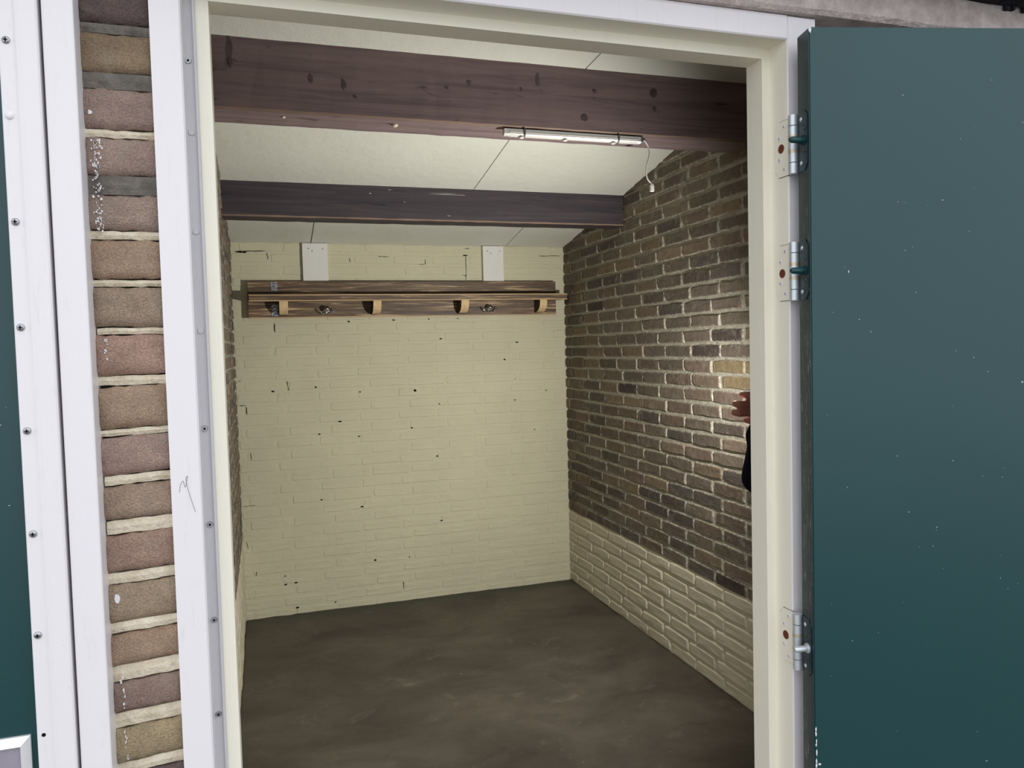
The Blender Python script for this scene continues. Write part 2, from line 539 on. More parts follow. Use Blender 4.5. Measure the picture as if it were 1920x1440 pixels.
# ------------------------------------------------------------------ right wall
PAINT_Z = 0.540
def side_prof(z0, front, back):
    return [(front, z0), (back, z0), (back, ceil_z(back) + 0.10), (front, ceil_z(front) + 0.10)]
bm = bmesh.new()
prism(bm, side_prof(PAINT_Z, 1.12, YB + 0.12), 'x', XR + 0.006, XR + 0.11)
wr = link('wall_right', mesh(bm, 'wall_right'), 'mortar')
tag(wr, 'right shed wall of bare brown brick with a cream painted base', 'wall', 'structure')
boxo('painted_mortar', (XR + 0.004, XR + 0.11, 1.12, YB + 0.12, -0.05, PAINT_Z), 'cream_r', wr)
rows = []
k = -9
while PAINT_Z - 0.003 + k * 0.06 < 2.62:
    rows.append((k, max(PAINT_Z - 0.003 + k * 0.06, 0.0), PAINT_Z - 0.003 + (k + 1) * 0.06)); k += 1
def sel_r(it):
    k, a, b, z0, z1, r = it
    yb, ya = -a, -b          # u = -Y
    if yb < 2.40 or z0 > ceil_z(yb) - 0.01 + 0.0: return None
    return ya
def spec_r(it):
    k, a, b, z0, z1, r = it
    y = -(a + b) / 2; z = (z0 + z1) / 2
    if y < 2.75 and abs(z - 1.40) < 0.06 and y < 2.62: return srgb(132, 117, 90)
    if r > 0.95: return srgb(80, 70, 66)
    return None
lay(wr, ((0, -1, 0), (0, 0, 1), (-1, 0, 0)), Vector((XR, 0, 0)), rows, -YB, -1.13, -2.445, -0.151, 0.2127,
    lambda it: 'cream_r' if it[0] < 0 else 'brick', sel_r, 0.003, 'brick_courses', specials=spec_r, gap=0.011)

# ------------------------------------------------------------------ left wall (end of the party wall)
bm = bmesh.new()
prism(bm, side_prof(PAINT_Z, 1.16, YB + 0.12), 'x', XL - 0.09, XL - 0.007)
wl = link('wall_left', mesh(bm, 'wall_left'), 'mortar')
tag(wl, 'left shed wall of rough brown brick seen edge on beside the door jamb', 'wall', 'structure')
boxo('painted_mortar', (XL - 0.09, XL - 0.005, 1.16, YB + 0.12, -0.05, PAINT_Z), 'cream_r', wl)
def sel_l(it):
    k, a, b, z0, z1, r = it
    if b < 3.05 or z0 > ceil_z(a) - 0.01: return None
    return a
lay(wl, ((0, 1, 0), (0, 0, 1), (1, 0, 0)), Vector((XL, 0, 0)), rows, 1.17, YB, 2.40, 0.053, 0.2127,
    lambda it: 'cream_r' if it[0] < 0 else 'brick', sel_l, 0.004, 'brick_courses', gap=0.011)

# ------------------------------------------------------------------ back wall (painted cream)
wb = boxo('wall_back', (XL - 0.09, XR + 0.11, YB + 0.0014, YB + 0.12, -0.05, 2.16), 'cream')
tag(wb, 'cream painted brick back wall behind the coat rack', 'wall', 'structure')
rows_b = []
k = 0
z = 1.6038 - 27 * PITCH
rows_b.append((-1, 0.0, z))
while z < 2.10:
    rows_b.append((k, z, z + PITCH)); z += PITCH; k += 1
def sel_b(it):
    k, a, b, z0, z1, r = it
    if z0 > 1.70 and z1 < 1.87 and a > -0.06 and b < 1.6: return None
    if z0 > 2.075: return None
    return abs(z0 - 1.2) + 0.01 * abs(a - 0.7)
lay(wb, ((1, 0, 0), (0, 0, 1), (0, -1, 0)), Vector((0, YB, 0)), rows_b, XL, XR, 0.110, -0.060, 0.2130,
    lambda it: 'cream', sel_b, 0.0009, 'brick_courses', jit=0.003, gap=0.008)
# small pits and cracks in the paint, where mortar has dropped out
PITS = [[0.787, 1.28], [0.922, 1.2], [1.363, 1.201], [1.369, 1.323], [1.308, 1.435], [1.385, 1.531], [0.94, 1.561], [0.763, 1.075], [1.478, 1.025], [1.556, 1.248], [0.488, 1.284], [0.378, 1.131], [0.258, 1.319], [0.041, 1.306], [0.119, 1.311], [0.268, 1.069], [0.474, 1.045], [0.901, 0.909], [0.266, 0.718], [0.478, 0.662], [0.914, 0.545], [0.539, 0.362], [0.727, 0.359], [0.065, 0.329], [0.066, 0.283], [0.118, 0.288], [0.121, 0.153], [0.318, 0.157], [0.888, 0.111], [1.096, 0.113], [1.348, 0.051], [0.442, 1.663], [0.682, 1.668], [0.877, 1.671], [1.04, 1.672]]
bm = bmesh.new()
for i, (x, z) in enumerate(PITS):
    r = 0.0085 if i == 0 else random.uniform(0.003, 0.0055)
    sx = 1.0 if i == 0 else random.uniform(1.0, 2.2)
    vs = [bm.verts.new((x + math.cos(t) * r * sx * random.uniform(.7, 1.1), YB - 0.0028, z + math.sin(t) * r * random.uniform(.6, 1.0))) for t in [2 * math.pi * q / 7 for q in range(7)]]
    f = bm.faces.new(vs)
    ex = bmesh.ops.extrude_face_region(bm, geom=[f])
    bmesh.ops.translate(bm, verts=[e for e in ex['geom'] if isinstance(e, bmesh.types.BMVert)], vec=(0, 0.008, 0))
CR = [(-0.118, 2.027, -0.061, 2.025), (-0.077, 2.030, 0.033, 2.032), (0.038, 2.026, 0.044, 1.988), (0.457, 2.0, 0.462, 1.978), (0.608, 2.013, 0.671, 2.008), (0.83, 1.97, 0.863, 1.97), (0.867, 1.999, 0.866, 1.97), (1.097, 2.025, 1.096, 1.883), (1.082, 2.022, 1.109, 2.022), (1.089, 2.060, 1.12, 2.061), (1.072, 1.912, 1.1, 1.909), (1.531, 2.024, 1.662, 2.025), (-0.121, 0.53, -0.112, 0.49), (-0.078, 0.368, -0.079, 0.346), (0.69, 0.226, 0.689, 0.181), (0.063, 1.666, 0.061, 1.611), (0.113, 1.359, 0.119, 1.314), (-0.093, 1.231, -0.092, 1.193), (-0.129, 1.239, -0.093, 1.24), (-0.082, 0.995, -0.078, 0.953), (-0.127, 1.365, -0.114, 1.367), (-0.132, 0.716, -0.067, 0.718)]
for i, (x0, z0, x1, z1) in enumerate(CR):
    a, b = Vector((x0, 0, z0)), Vector((x1, 0, z1))
    d = (b - a).normalized(); nn = Vector((-d.z, 0, d.x))
    N = 6
    top, bot = [], []
    wd = 0.0050 if i in (0, 8) else 0.0018
    for q in range(N + 1):
        p = a.lerp(b, q / N) + nn * random.uniform(-.0012, .0012)
        ww = wd * random.uniform(0.35, 1.1) * (0.3 if q in (0, N) else 1)
        top.append(bm.verts.new((p + nn * ww) + Vector((0, YB - 0.0026, 0))))
        bot.append(bm.verts.new((p - nn * ww) + Vector((0, YB - 0.0026, 0))))
    for q in range(N):
        bm.faces.new((top[q], top[q + 1], bot[q + 1], bot[q]))
pt = link('mortar_pits', mesh(bm, 'mortar_pits'), 'darkhole', wb)
pt['kind'] = 'stuff'

# ------------------------------------------------------------------ ceiling: sloping roof deck with painted boards
bm = bmesh.new()
prism(bm, [(1.06, ceil_z(1.06) + 0.012), (YB + 0.13, ceil_z(YB + 0.13) + 0.012), (YB + 0.13, ceil_z(YB + 0.13) + 0.16), (1.06, ceil_z(1.06) + 0.16)], 'x', XL - 0.1, XR + 0.12)
ce = link('ceiling', mesh(bm, 'ceiling'), 'darkpine')
tag(ce, 'sloping ceiling of white painted boards between dark beams', 'ceiling', 'structure')
def panel(x0, x1, y0, y1, sk0=0.0, sk1=0.0):
    # x edges may run slightly askew
    bm = bmesh.new()
    A = [(x0 + sk0, y0), (x1 + sk1, y0), (x1, y1), (x0, y1)]
    lo = [bm.verts.new((x, y, ceil_z(y) + random.uniform(0, 0.0015))) for x, y in A]
    hi = [bm.verts.new((x, y, ceil_z(y) + 0.011)) for x, y in A]
    bm.faces.new(lo[::-1]); bm.faces.new(hi)
    for i in range(4):
        bm.faces.new((lo[i], lo[(i + 1) % 4], hi[(i + 1) % 4], hi[i]))
    return link('ceiling_board', mesh(bm, 'ceiling_board'), 'ceil', ce)
G = 0.0022
panel(XL - 0.005, 1.040 - G, 1.10, 2.45, 0, 0.9 * 0.2)
panel(1.040 + G, XR + 0.004, 1.10, 2.45, 0.9 * 0.2, 0)
panel(XL - 0.005, 0.936 - G, 2.454, 3.47, 0, 0.028)
panel(0.936 + G, XR + 0.004, 2.454, 3.47, 0.028, 0)
panel(XL - 0.005, 0.26 - G, 3.474, YB - 0.004, 0, 0)
panel(0.26 + G, 1.33 - G, 3.474, YB - 0.004, 0, 0.01)
panel(1.33 + G, XR + 0.004, 3.474, YB - 0.004, 0.01, 0)

# ------------------------------------------------------------------ beams
def beam(name, y0, y1, zb, mat, label):
    e = empty(name, (0.77, (y0 + y1) / 2, zb))
    x0, x1 = XL - 0.012, XR + 0.012
    bm = bmesh.new()
    N = 40
    prof = [(y0, zb + 0.006), (y0, ceil_z(y0) - 0.0), (y1, ceil_z(y1) - 0.0), (y1, zb), (y0 + 0.006, zb)]
    prev = None
    ringA = None
    for i in range(N + 1):
        x = x0 + (x1 - x0) * i / N
        ring = [bm.verts.new((x, p + random.uniform(-.0008, .0008), q + (random.uniform(-.001, .001) if q < ceil_z(p) - 0.02 else 0.001))) for p, q in prof]
        if prev:
            for j in range(5):
                f = bm.faces.new((prev[j], prev[(j + 1) % 5], ring[(j + 1) % 5], ring[j]))
                if j == 4: f.material_index = 1
        else:
            bm.faces.new(ring)
        prev = ring
    bm.faces.new(prev[::-1])
    o = link('beam_body', mesh(bm, name), [mat, 'arris'], e)
    o.location = -e.location
    tag(e, label, 'beam')
    return e
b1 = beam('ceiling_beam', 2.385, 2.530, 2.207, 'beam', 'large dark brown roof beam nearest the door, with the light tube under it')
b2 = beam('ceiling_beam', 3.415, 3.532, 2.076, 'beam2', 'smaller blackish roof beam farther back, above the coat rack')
# dark knots and stains on the near beam
bm = bmesh.new()
rnd = random.Random(21)
for (x, z, rx, rz) in [(0.879, 2.36, 0.0092, 0.0272), (0.262, 2.301, 0.0063, 0.022), (0.166, 2.309, 0.0061, 0.014), (0.65, 2.335, 0.0087, 0.0083), (0.578, 2.314, 0.0068, 0.0049), (1.08, 2.341, 0.0077, 0.007), (1.297, 2.352, 0.0142, 0.0179), (1.3, 2.298, 0.0081, 0.0143), (1.039, 2.251, 0.0153, 0.0139), (-0.058, 2.371, 0.0101, 0.0481), (0.822, 2.33, 0.0054, 0.0068), (0.295, 2.266, 0.0048, 0.0048), (1.558, 2.334, 0.0302, 0.0055)]:
    n = 10
    vs = [bm.verts.new((x + math.cos(t) * rx * rnd.uniform(.55, 1.1), 2.3838, z + math.sin(t) * rz * rnd.uniform(.55, 1.1))) for t in [2 * math.pi * q / n for q in range(n)]]
    f = bm.faces.new(vs)
    ex = bmesh.ops.extrude_face_region(bm, geom=[f])
    bmesh.ops.translate(bm, verts=[e for e in ex['geom'] if isinstance(e, bmesh.types.BMVert)], vec=(0, 0.003, 0))
kn = link('knot', mesh(bm, 'knot'), 'knot', b1)
kn.location = -b1.location; kn['kind'] = 'stuff'
# pale paint blobs stuck under the near beam
def rel(o, parent):
    o.location = Vector(o.location) - parent.location
for (x, y, r) in ((0.42, 2.44, 0.010), (0.085, 2.43, 0.006)):
    bm = bmesh.new(); ball(bm, (x, y, 2.206), r, 12, (1, 1, 0.7))
    rel(link('paint_blob', mesh(bm, 'paint_blob'), 'chip', b1, (0, 0, 0)), b1)

bm = bmesh.new()
rnd = random.Random(3)
def fleck(x, z, rx, rz, y=3.4138):
    vs = [bm.verts.new((x + math.cos(t) * rx * rnd.uniform(.5, 1.1), y, z + math.sin(t) * rz * rnd.uniform(.4, 1.1))) for t in [2 * math.pi * q / 9 for q in range(9)]]
    f = bm.faces.new(vs)
    ex = bmesh.ops.extrude_face_region(bm, geom=[f])
    bmesh.ops.translate(bm, verts=[e for e in ex['geom'] if isinstance(e, bmesh.types.BMVert)], vec=(0, 0.003, 0))
for (x, z, rx, rz) in ((0.83, 2.194, 0.10, 0.0022), (0.80, 2.199, 0.07, 0.0012), (0.47, 2.188, 0.006, 0.003), (0.555, 2.206, 0.009, 0.002), (0.82, 2.100, 0.009, 0.003), (0.62, 2.155, 0.004, 0.002)):
    fleck(x, z, rx, rz)
o = link('paint_fleck', mesh(bm, 'paint_fleck'), 'fleck', b2)
rel(o, b2); o['kind'] = 'stuff'

# ------------------------------------------------------------------ facade: brick beside the door, lintel, overhang
wf = boxo('wall_front', (0.90, 3.40, 1.085, 1.18, -0.05, 2.02), 'mortar')
tag(wf, 'brown brick front wall behind the open green door', 'wall', 'structure')
rows_f = [(i, i * PITCH, (i + 1) * PITCH) for i in range(0, 33)]
lay(wf, ((1, 0, 0), (0, 0, 1), (0, -1, 0)), Vector((0, 1.078, 0)), rows_f, 0.872, 3.40, 0.98, 0.106, 0.2127,
    lambda it: 'brick', lambda it: None, 0.003, 'brick_courses')
bm = bmesh.new()
box(bm, 0.862, 0.90, 1.10, 1.18, -0.05, 2.02)
box(bm, 0.862, 3.40, 1.18, 1.20, -0.05, 2.02)
box(bm, -2.40, -1.13, 1.07, 1.18, -0.05, 2.02)
link('wall_core', mesh(bm, 'wall_core'), 'mortar', wf)
boxo('upper_wall', (-2.40, 3.40, 1.08, 1.20, 2.016, 2.80), 'mortar', wf)

# weathered concrete lintel
bm = bmesh.new()
N = 60
prev = None
for i in range(N + 1):
    x = -2.4 + 5.8 * i / N
    j = lambda a: random.uniform(-a, a)
    prof = [(1.034 + j(.001), 2.022 + j(.0015)), (1.034 + j(.0015), 2.075), (1.09, 2.075), (1.09, 2.015), (1.040, 2.0155 + j(.0008))]
    ring = [bm.verts.new((x, p, q)) for p, q in prof]
    if prev:
        for q in range(5):
            f = bm.faces.new((prev[q], prev[(q + 1) % 5], ring[(q + 1) % 5], ring[q]))
    else:
        bm.faces.new(ring)
    prev = ring
bm.faces.new(prev[::-1])
ln = link('trim_1', mesh(bm, 'lintel'), 'fascia')
tag(ln, 'weathered grey concrete lintel band above the door frame', 'lintel', 'structure')
# rough dark overhang
bm = bmesh.new()
NX, NY = 90, 10
grid = []
for i in range(NX + 1):
    for j in range(NY + 1):
        x = -2.4 + 5.8 * i / NX; y = 0.955 + 0.078 * j / NY
        z = 2.068 + random.uniform(-0.003, 0.003)
        grid.append(bm.verts.new((x, y, z)))
for i in range(NX):
    for j in range(NY):
        bm.faces.new((grid[i * (NY + 1) + j], grid[(i + 1) * (NY + 1) + j], grid[(i + 1) * (NY + 1) + j + 1], grid[i * (NY + 1) + j + 1]))
me = mesh(bm, 'overhang', True)
ov = link('roof_overhang', me, 'soffit')
so = ov.modifiers.new('thickness', 'SOLIDIFY'); so.thickness = 0.12; so.offset = 1 if me.polygons[0].normal.z > 0 else -1
tag(ov, 'rough dark bitumen underside of the overhang at the top right', 'roof', 'structure')
bm = bmesh.new()
for (x, s) in ((1.245, 0.005), (1.258, 0.003), (1.285, 0.004), (1.300, 0.003)):
    box(bm, x - s, x + s, 1.026, 1.033, 2.062 - s * 0.4, 2.08)
link('bitumen_lump', mesh(bm, 'bitumen_lump'), 'soffit', ov)

PENCIL = [(-0.1073, 1.3288), (-0.1059, 1.3377), (-0.1025, 1.3431), (-0.1004, 1.335), (-0.0971, 1.3484), (-0.0991, 1.3451), (-0.0968, 1.3302), (-0.0897, 1.3023)]
# ------------------------------------------------------------------ our door frame
fr = empty('trim_2', (0.38, 1.09, 0))
tag(fr, 'white and cream painted wooden door frame around the open doorway', 'door frame', 'structure')
def frpart(name, bm, mats):
    o = link(name, mesh(bm, name), mats, fr)
    o.location = -fr.location
    return o
def jamb_profile(bm, prof, mats_by_edge, top=2.013):
    fs = prism(bm, prof, 'z', -0.02, top)
    for f, mi in zip(fs[2:], mats_by_edge): f.material_index = mi
# right jamb: outer face, rebate, stop
bm = bmesh.new()
jamb_profile(bm, [(0.812, 1.05), (0.81, 1.052), (0.81, 1.136), (0.863, 1.136), (0.863, 1.05)], [0, 1, 0, 0, 0])
jamb_profile(bm, [(0.8102, 1.094), (0.794, 1.094), (0.794, 1.136), (0.8102, 1.136)], [1, 1, 1, 1], 1.9612)
frpart('jamb', bm, ['white', 'jamb'])
# left jamb
bm = bmesh.new()
jamb_profile(bm, [(-0.117, 1.05), (-0.117, 1.15), (-0.081, 1.14), (-0.081, 1.052), (-0.083, 1.05)], [0, 0, 0, 0, 0])
jamb_profile(bm, [(-0.0812, 1.136), (-0.0505, 1.136), (-0.0505, 1.0945), (-0.0812, 1.0945)], [1, 1, 1, 1], 1.9612)
frpart('jamb', bm, ['white', 'jamb'])
# head
bm = bmesh.new()
fs = prism(bm, [(1.05, 1.979), (1.052, 1.977), (1.094, 1.977), (1.094, 1.961), (1.136, 1.961), (1.136, 2.014), (1.05, 2.014)], 'x', -0.0812, 0.8102)
for f, mi in zip(fs[2:], [0, 1, 1, 1, 1, 0, 0]): f.material_index = mi
bm.verts.ensure_lookup_table()
hd = frpart('frame_head', bm, ['white', 'jamb'])
# weather strip with screws on the left stop
bm = bmesh.new()
prism(bm, [(-0.0835, 1.0945), (-0.0835, 1.090), (-0.0705, 1.090), (-0.0700, 1.086), (-0.0672, 1.086), (-0.0665, 1.0945)], 'z', 0.0, 1.976)
ws = frpart('weather_strip', bm, 'strip')
for i, (x, z) in enumerate([(-0.0763, 1.8807), (-0.0757, 1.7893), (-0.0759, 1.6619), (-0.0755, 1.5331), (-0.0763, 1.4042), (-0.0751, 1.2764), (-0.0751, 1.1479), (-0.0751, 1.0194), (-0.0751, 0.89), (-0.0751, 0.76)]):
    bm = bmesh.new()
    x -= 0.001
    cyl(bm, (x, 1.0905, z), (x, 1.0885, z), 0.0046, 0.0036, 14)
    steel = i in (0, 4, 5, 6, 7)
    if steel:
        cyl(bm, (x, 1.0886, z), (x, 1.0883, z), 0.0017, 0.0017, 6, mi=1)
    o = link('screw', mesh(bm, 'screw'), ['screw' if steel else 'strip', 'darkhole'], ws)

bm = bmesh.new()
tube(bm, [(x, 1.0497, z) for x, z in PENCIL], 0.0002, 6)
frpart('pencil_mark', bm, 'greyplastic')

# ------------------------------------------------------------------ brick pillar between the two doors
pl = boxo('wall_pillar', (-0.215, -0.105, 1.078, 1.17, -0.05, 2.03), 'pillar_back')
tag(pl, 'narrow brick pillar between the two white door frames', 'wall', 'structure')
ZJ = [(1.967, 1.956), (1.9079, 1.8963), (1.8492, 1.8297), (1.781, 1.77), (1.7243, 1.7014), (1.6576, 1.6457), (1.5977, 1.5879), (1.5383, 1.5284), (1.4787, 1.4654), (1.4128, 1.4028), (1.3553, 1.3419), (1.2989, 1.28), (1.2328, 1.2173), (1.1699, 1.155), (1.1155, 1.0937), (1.0548, 1.0343), (0.9897, 0.9739)]
for i in range(15):
    t = 0.9739 - 0.0610 * i - 0.046
    ZJ.append((t, t - 0.014))
PC = [tuple(min(v * 1.42, 0.9) for v in c[:3]) + (1,) for c in [srgb(100, 86, 84), srgb(140, 122, 100), srgb(150, 130, 120), srgb(152, 132, 122), srgb(152, 134, 122), srgb(156, 133, 114), srgb(152, 134, 117), srgb(164, 136, 122), srgb(160, 138, 118), srgb(158, 134, 124), srgb(154, 134, 118), srgb(156, 130, 117), srgb(156, 138, 118), srgb(160, 136, 116), srgb(140, 120, 110), srgb(160, 144, 116)]]
px0, px1 = -0.203, -0.112
def pbrick(z0, z1, col, seed, slope=0.0):
    rnd = random.Random(seed)
    bm = bmesh.new()
    N, MZ = 10, 6
    W = px1 - px0
    def edge(x):
        return rnd.uniform(-.0012, .0012) + (x - px0 - W / 2) * slope
    tops = [z1 + edge(px0 + W * i / N) for i in range(N + 1)]
    bots = [z0 + edge(px0 + W * i / N) for i in range(N + 1)]
    V = {}
    for i in range(N + 1):
        for j in range(MZ + 1):
            x = px0 + W * i / N
            zz = bots[i] + (tops[i] - bots[i]) * j / MZ
            ed = min(i, N - i, j, MZ - j)
            y = 1.060 + rnd.uniform(-.0009, .0009) + (0.0035 + rnd.uniform(0, .003) if ed == 0 else 0)
            if i == 0 and rnd.random() < 0.35: y += rnd.uniform(0.003, 0.012)
            V[i, j] = bm.verts.new((x, y, zz))
    B = {}
    for i in range(N):
        for j in range(MZ):
            f = bm.faces.new((V[i, j], V[i + 1, j], V[i + 1, j + 1], V[i, j + 1])); f.smooth = True
    rim = [V[i, 0] for i in range(N)] + [V[N, j] for j in range(MZ)] + [V[i, MZ] for i in range(N, 0, -1)] + [V[0, j] for j in range(MZ, 0, -1)]
    back = [bm.verts.new((v.co.x, 1.085, v.co.z)) for v in rim]
    for q in range(len(rim)):
        bm.faces.new((rim[q], rim[(q + 1) % len(rim)], back[(q + 1) % len(rim)], back[q]))
    o = link('brick', mesh(bm, 'pillar_brick_face'), 'pillar_brick', pl)
    o.color = col
    return o
prev_top = 2.028
for i, (a, b) in enumerate(ZJ):
    sl = 0.0 if a > 1.45 else 0.035 + (1.45 - a) * 0.08
    sl = min(sl, 0.075)
    if prev_top - a > 0.01:
        pbrick(a + 0.0004, prev_top - 0.0004, PC[(i - 1) % len(PC)] if i else PC[0], 300 + i, sl)
    prev_top = b
    grey = i in (2, 4, 1)
    rnd = random.Random(900 + i)
    bm = bmesh.new()
    gl = rnd.choice([0, 0, 0.004, 0.009]) if not grey else 0
    gr = rnd.choice([0, 0, 0, 0.005]) if not grey else 0
    xa, xb = px0 + gl, px1 - gr
    N = 9
    yf = 1.0625 if grey else 1.064
    th = 0.0 if grey else 0.0009
    prev = None
    for q in range(N + 1):
        x = xa + (xb - xa) * q / N
        zc = (x - (px0 + px1) / 2) * sl
        t, bt = a - th * rnd.uniform(0.2, 1.6) + zc, b + th * rnd.uniform(0.2, 1.8) + zc
        jy = rnd.uniform(-.001, .001)
        ring = [bm.verts.new(p) for p in ((x, 1.085, bt), (x, yf + 0.002 + jy, bt), (x, yf + jy, (t + bt) / 2), (x, yf + 0.002 + jy, t), (x, 1.085, t))]
        if prev:
            for w in range(5):
                bm.faces.new((prev[w], prev[(w + 1) % 5], ring[(w + 1) % 5], ring[w]))
        else:
            bm.faces.new(ring)
        prev = ring
    bm.faces.new(prev[::-1])
    link('mortar_joint', mesh(bm, 'mortar_joint'), 'pillar_mortar_grey' if grey else 'pillar_mortar', pl)
# white paint splashes on the pillar bricks
bm = bmesh.new()
rnd = random.Random(5)
def splash(x, z, r, asp=1.0, y=1.0585):
    n = 8
    vs = [bm.verts.new((x + math.cos(t) * r * rnd.uniform(.5, 1.1), y, z + math.sin(t) * r * asp * rnd.uniform(.5, 1.1))) for t in [2 * math.pi * q / n for q in range(n)]]
    f = bm.faces.new(vs)
    ex = bmesh.ops.extrude_face_region(bm, geom=[f])
    bmesh.ops.translate(bm, verts=[e for e in ex['geom'] if isinstance(e, bmesh.types.BMVert)], vec=(0, 0.003, 0))
for q in range(110):
    splash(-0.1835 + rnd.gauss(0, 0.0024), rnd.uniform(1.655, 1.768), rnd.uniform(0.0004, 0.0014), 1.6)
for q in range(10):
    splash(-0.183 + rnd.gauss(0, 0.0015), rnd.uniform(1.495, 1.525), rnd.uniform(0.0006, 0.0014), 1.4)
splash(-0.1855, 1.2, 0.0036, 2.0)
splash(-0.188, 1.799, 0.003, 1.2)
for q in range(16):
    splash(-0.1835 + rnd.gauss(0, 0.001), rnd.uniform(0.99, 1.03) + 0.07 * (q % 2), rnd.uniform(0.0005, 0.0012), 2.0)
o = link('paint_splash', mesh(bm, 'paint_splash'), 'white', pl); o['kind'] = 'stuff'

# ------------------------------------------------------------------ neighbouring door (closed) with its frame and strip
fr2 = boxo('trim_3', (-0.2290, -0.1955, 1.030, 1.12, -0.02, 2.014), 'white', bev=0.002)
tag(fr2, 'white painted frame post on the left of the brick pillar', 'door frame', 'structure')
bm = bmesh.new()
box(bm, -0.2335, -0.2290, 1.046, 1.12, -0.02, 2.014)
box(bm, -1.2, -0.2290, 1.05, 1.12, 1.99, 2.014)
o = link('frame_rebate', mesh(bm, 'frame_rebate'), 'darkpine', fr2)
d2 = empty('door_2', (-0.65, 1.045, 0))
tag(d2, 'closed dark green neighbouring door cut by the left edge', 'door', 'structure')
def d2part(name, me, mats):
    o = link(name, me, mats, d2); o.location = -d2.location; return o
bm = bmesh.new(); box(bm, -1.12, -0.2345, 1.045, 1.088, 0.01, 1.985, bev=0.002)
d2part('door_leaf', mesh(bm, 'door_leaf'), 'green')
bm = bmesh.new()
prism(bm, [(-0.2735, 1.046), (-0.2735, 1.031), (-0.2725, 1.030), (-0.2585, 1.030), (-0.2550, 1.0275), (-0.2500, 1.0262), (-0.2340, 1.0262), (-0.2322, 1.028), (-0.2322, 1.046)], 'z', 0.02, 1.98)
st = d2part('screwed_cover_strip', mesh(bm, 'screwed_cover_strip'), 'white')
for i, (x, z) in enumerate([(-0.2656, 1.8662), (-0.2661, 1.781), (-0.2661, 1.6602), (-0.2667, 1.5386), (-0.2661, 1.4179), (-0.2659, 1.2962), (-0.2668, 1.1751), (-0.2665, 1.0543), (-0.2665, 0.93), (-0.2665, 0.81)]):
    bm = bmesh.new()
    if i == 7:
        cyl(bm, (x, 1.0301, z), (x, 1.0296, z), 0.0024, 0.0022, 12, mi=1)
        mats = ['screw', 'darkhole']
    else:
        ball(bm, (x, 1.030, z), 0.0045, 14, (1, 0.6, 1))
        if i != 1:
            for s in (0, 1):
                box(bm, x - (0.0022 if s else 0.0006), x + (0.0022 if s else 0.0006), 1.0269, 1.0276, z - (0.0006 if s else 0.0022), z + (0.0006 if s else 0.0022), mi=1)
        mats = ['white' if i == 1 else 'screw', 'darkhole']
    link('screw', mesh(bm, 'screw'), mats, st)
# framed metal plate low on that door
bm = bmesh.new()
x1, z1, x0, z0 = -0.2835, 1.0515, -0.40, 0.90
o4 = [(x0, z0), (x1, z0), (x1, z1), (x0, z1)]
i4 = [(x0 + .009, z0 + .009), (x1 - .009, z0 + .009), (x1 - .009, z1 - .009), (x0 + .009, z1 - .009)]
A = [bm.verts.new((x, 1.0455, z)) for x, z in o4]
A2 = [bm.verts.new((x, 1.0415, z)) for x, z in o4]
B = [bm.verts.new((x, 1.0335, z)) for x, z in i4]
B2 = [bm.verts.new((x, 1.0365, z)) for x, z in i4]
for q in range(4):
    w = (q + 1) % 4
    bm.faces.new((A[q], A[w], A2[w], A2[q])); bm.faces.new((A2[q], A2[w], B[w], B[q])); bm.faces.new((B[q], B[w], B2[w], B2[q]))
pf = d2part('plate_frame', mesh(bm, 'plate_frame'), 'alu')
bm = bmesh.new()
box(bm, x0 + .008, x1 - .008, 1.0368, 1.0440, z0 + .008, z1 - .008)
link('plate_panel', mesh(bm, 'plate_panel'), m_plain('grey_mauve_panel', srgb(150, 144, 156), 0.4), pf)
tag(pf, 'bevelled aluminium frame with a grey panel')

# ------------------------------------------------------------------ the open green door
d1 = empty('door_1', (0.8137, 1.030, 0))
tag(d1, 'dark green door standing wide open on the right', 'door', 'structure')
ANG = R(13.4)
du = Vector((math.cos(ANG), -math.sin(ANG), 0))      # along the leaf
dn = Vector((-math.sin(ANG), -math.cos(ANG), 0))     # towards the camera
P0 = Vector((0.8125, 1.030, 0))
def dpt(u, n, z): return P0 + du * u + dn * n + Vector((0, 0, z))
def dbox(bm, u0, u1, n0, n1, z0, z1, mi=0):
    vs = [bm.verts.new(dpt(*p)) for p in ((u0, n0, z0), (u1, n0, z0), (u1, n1, z0), (u0, n1, z0), (u0, n0, z1), (u1, n0, z1), (u1, n1, z1), (u0, n1, z1))]
    out = []
    for q in ((3, 2, 1, 0), (4, 5, 6, 7), (0, 1, 5, 4), (1, 2, 6, 5), (2, 3, 7, 6), (3, 0, 4, 7)):
        f = bm.faces.new([vs[i] for i in q]); f.material_index = mi; out.append(f)
    return out, vs
def d1part(name, bm, mats, parent=None, smooth=False):
    o = link(name, mesh(bm, name), mats, parent or d1)
    if parent is None: o.location = -d1.location
    return o
bm = bmesh.new()
TH = 0.0405
fs, vs = dbox(bm, 0.0, 0.86, 0.0, TH, 0.012, 1.9725)
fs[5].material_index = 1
bmesh.ops.bevel(bm, geom=list(bm.edges), offset=0.0016, segments=2, affect='EDGES')
leaf = d1part('door_leaf', bm, ['green', 'green_edge'])
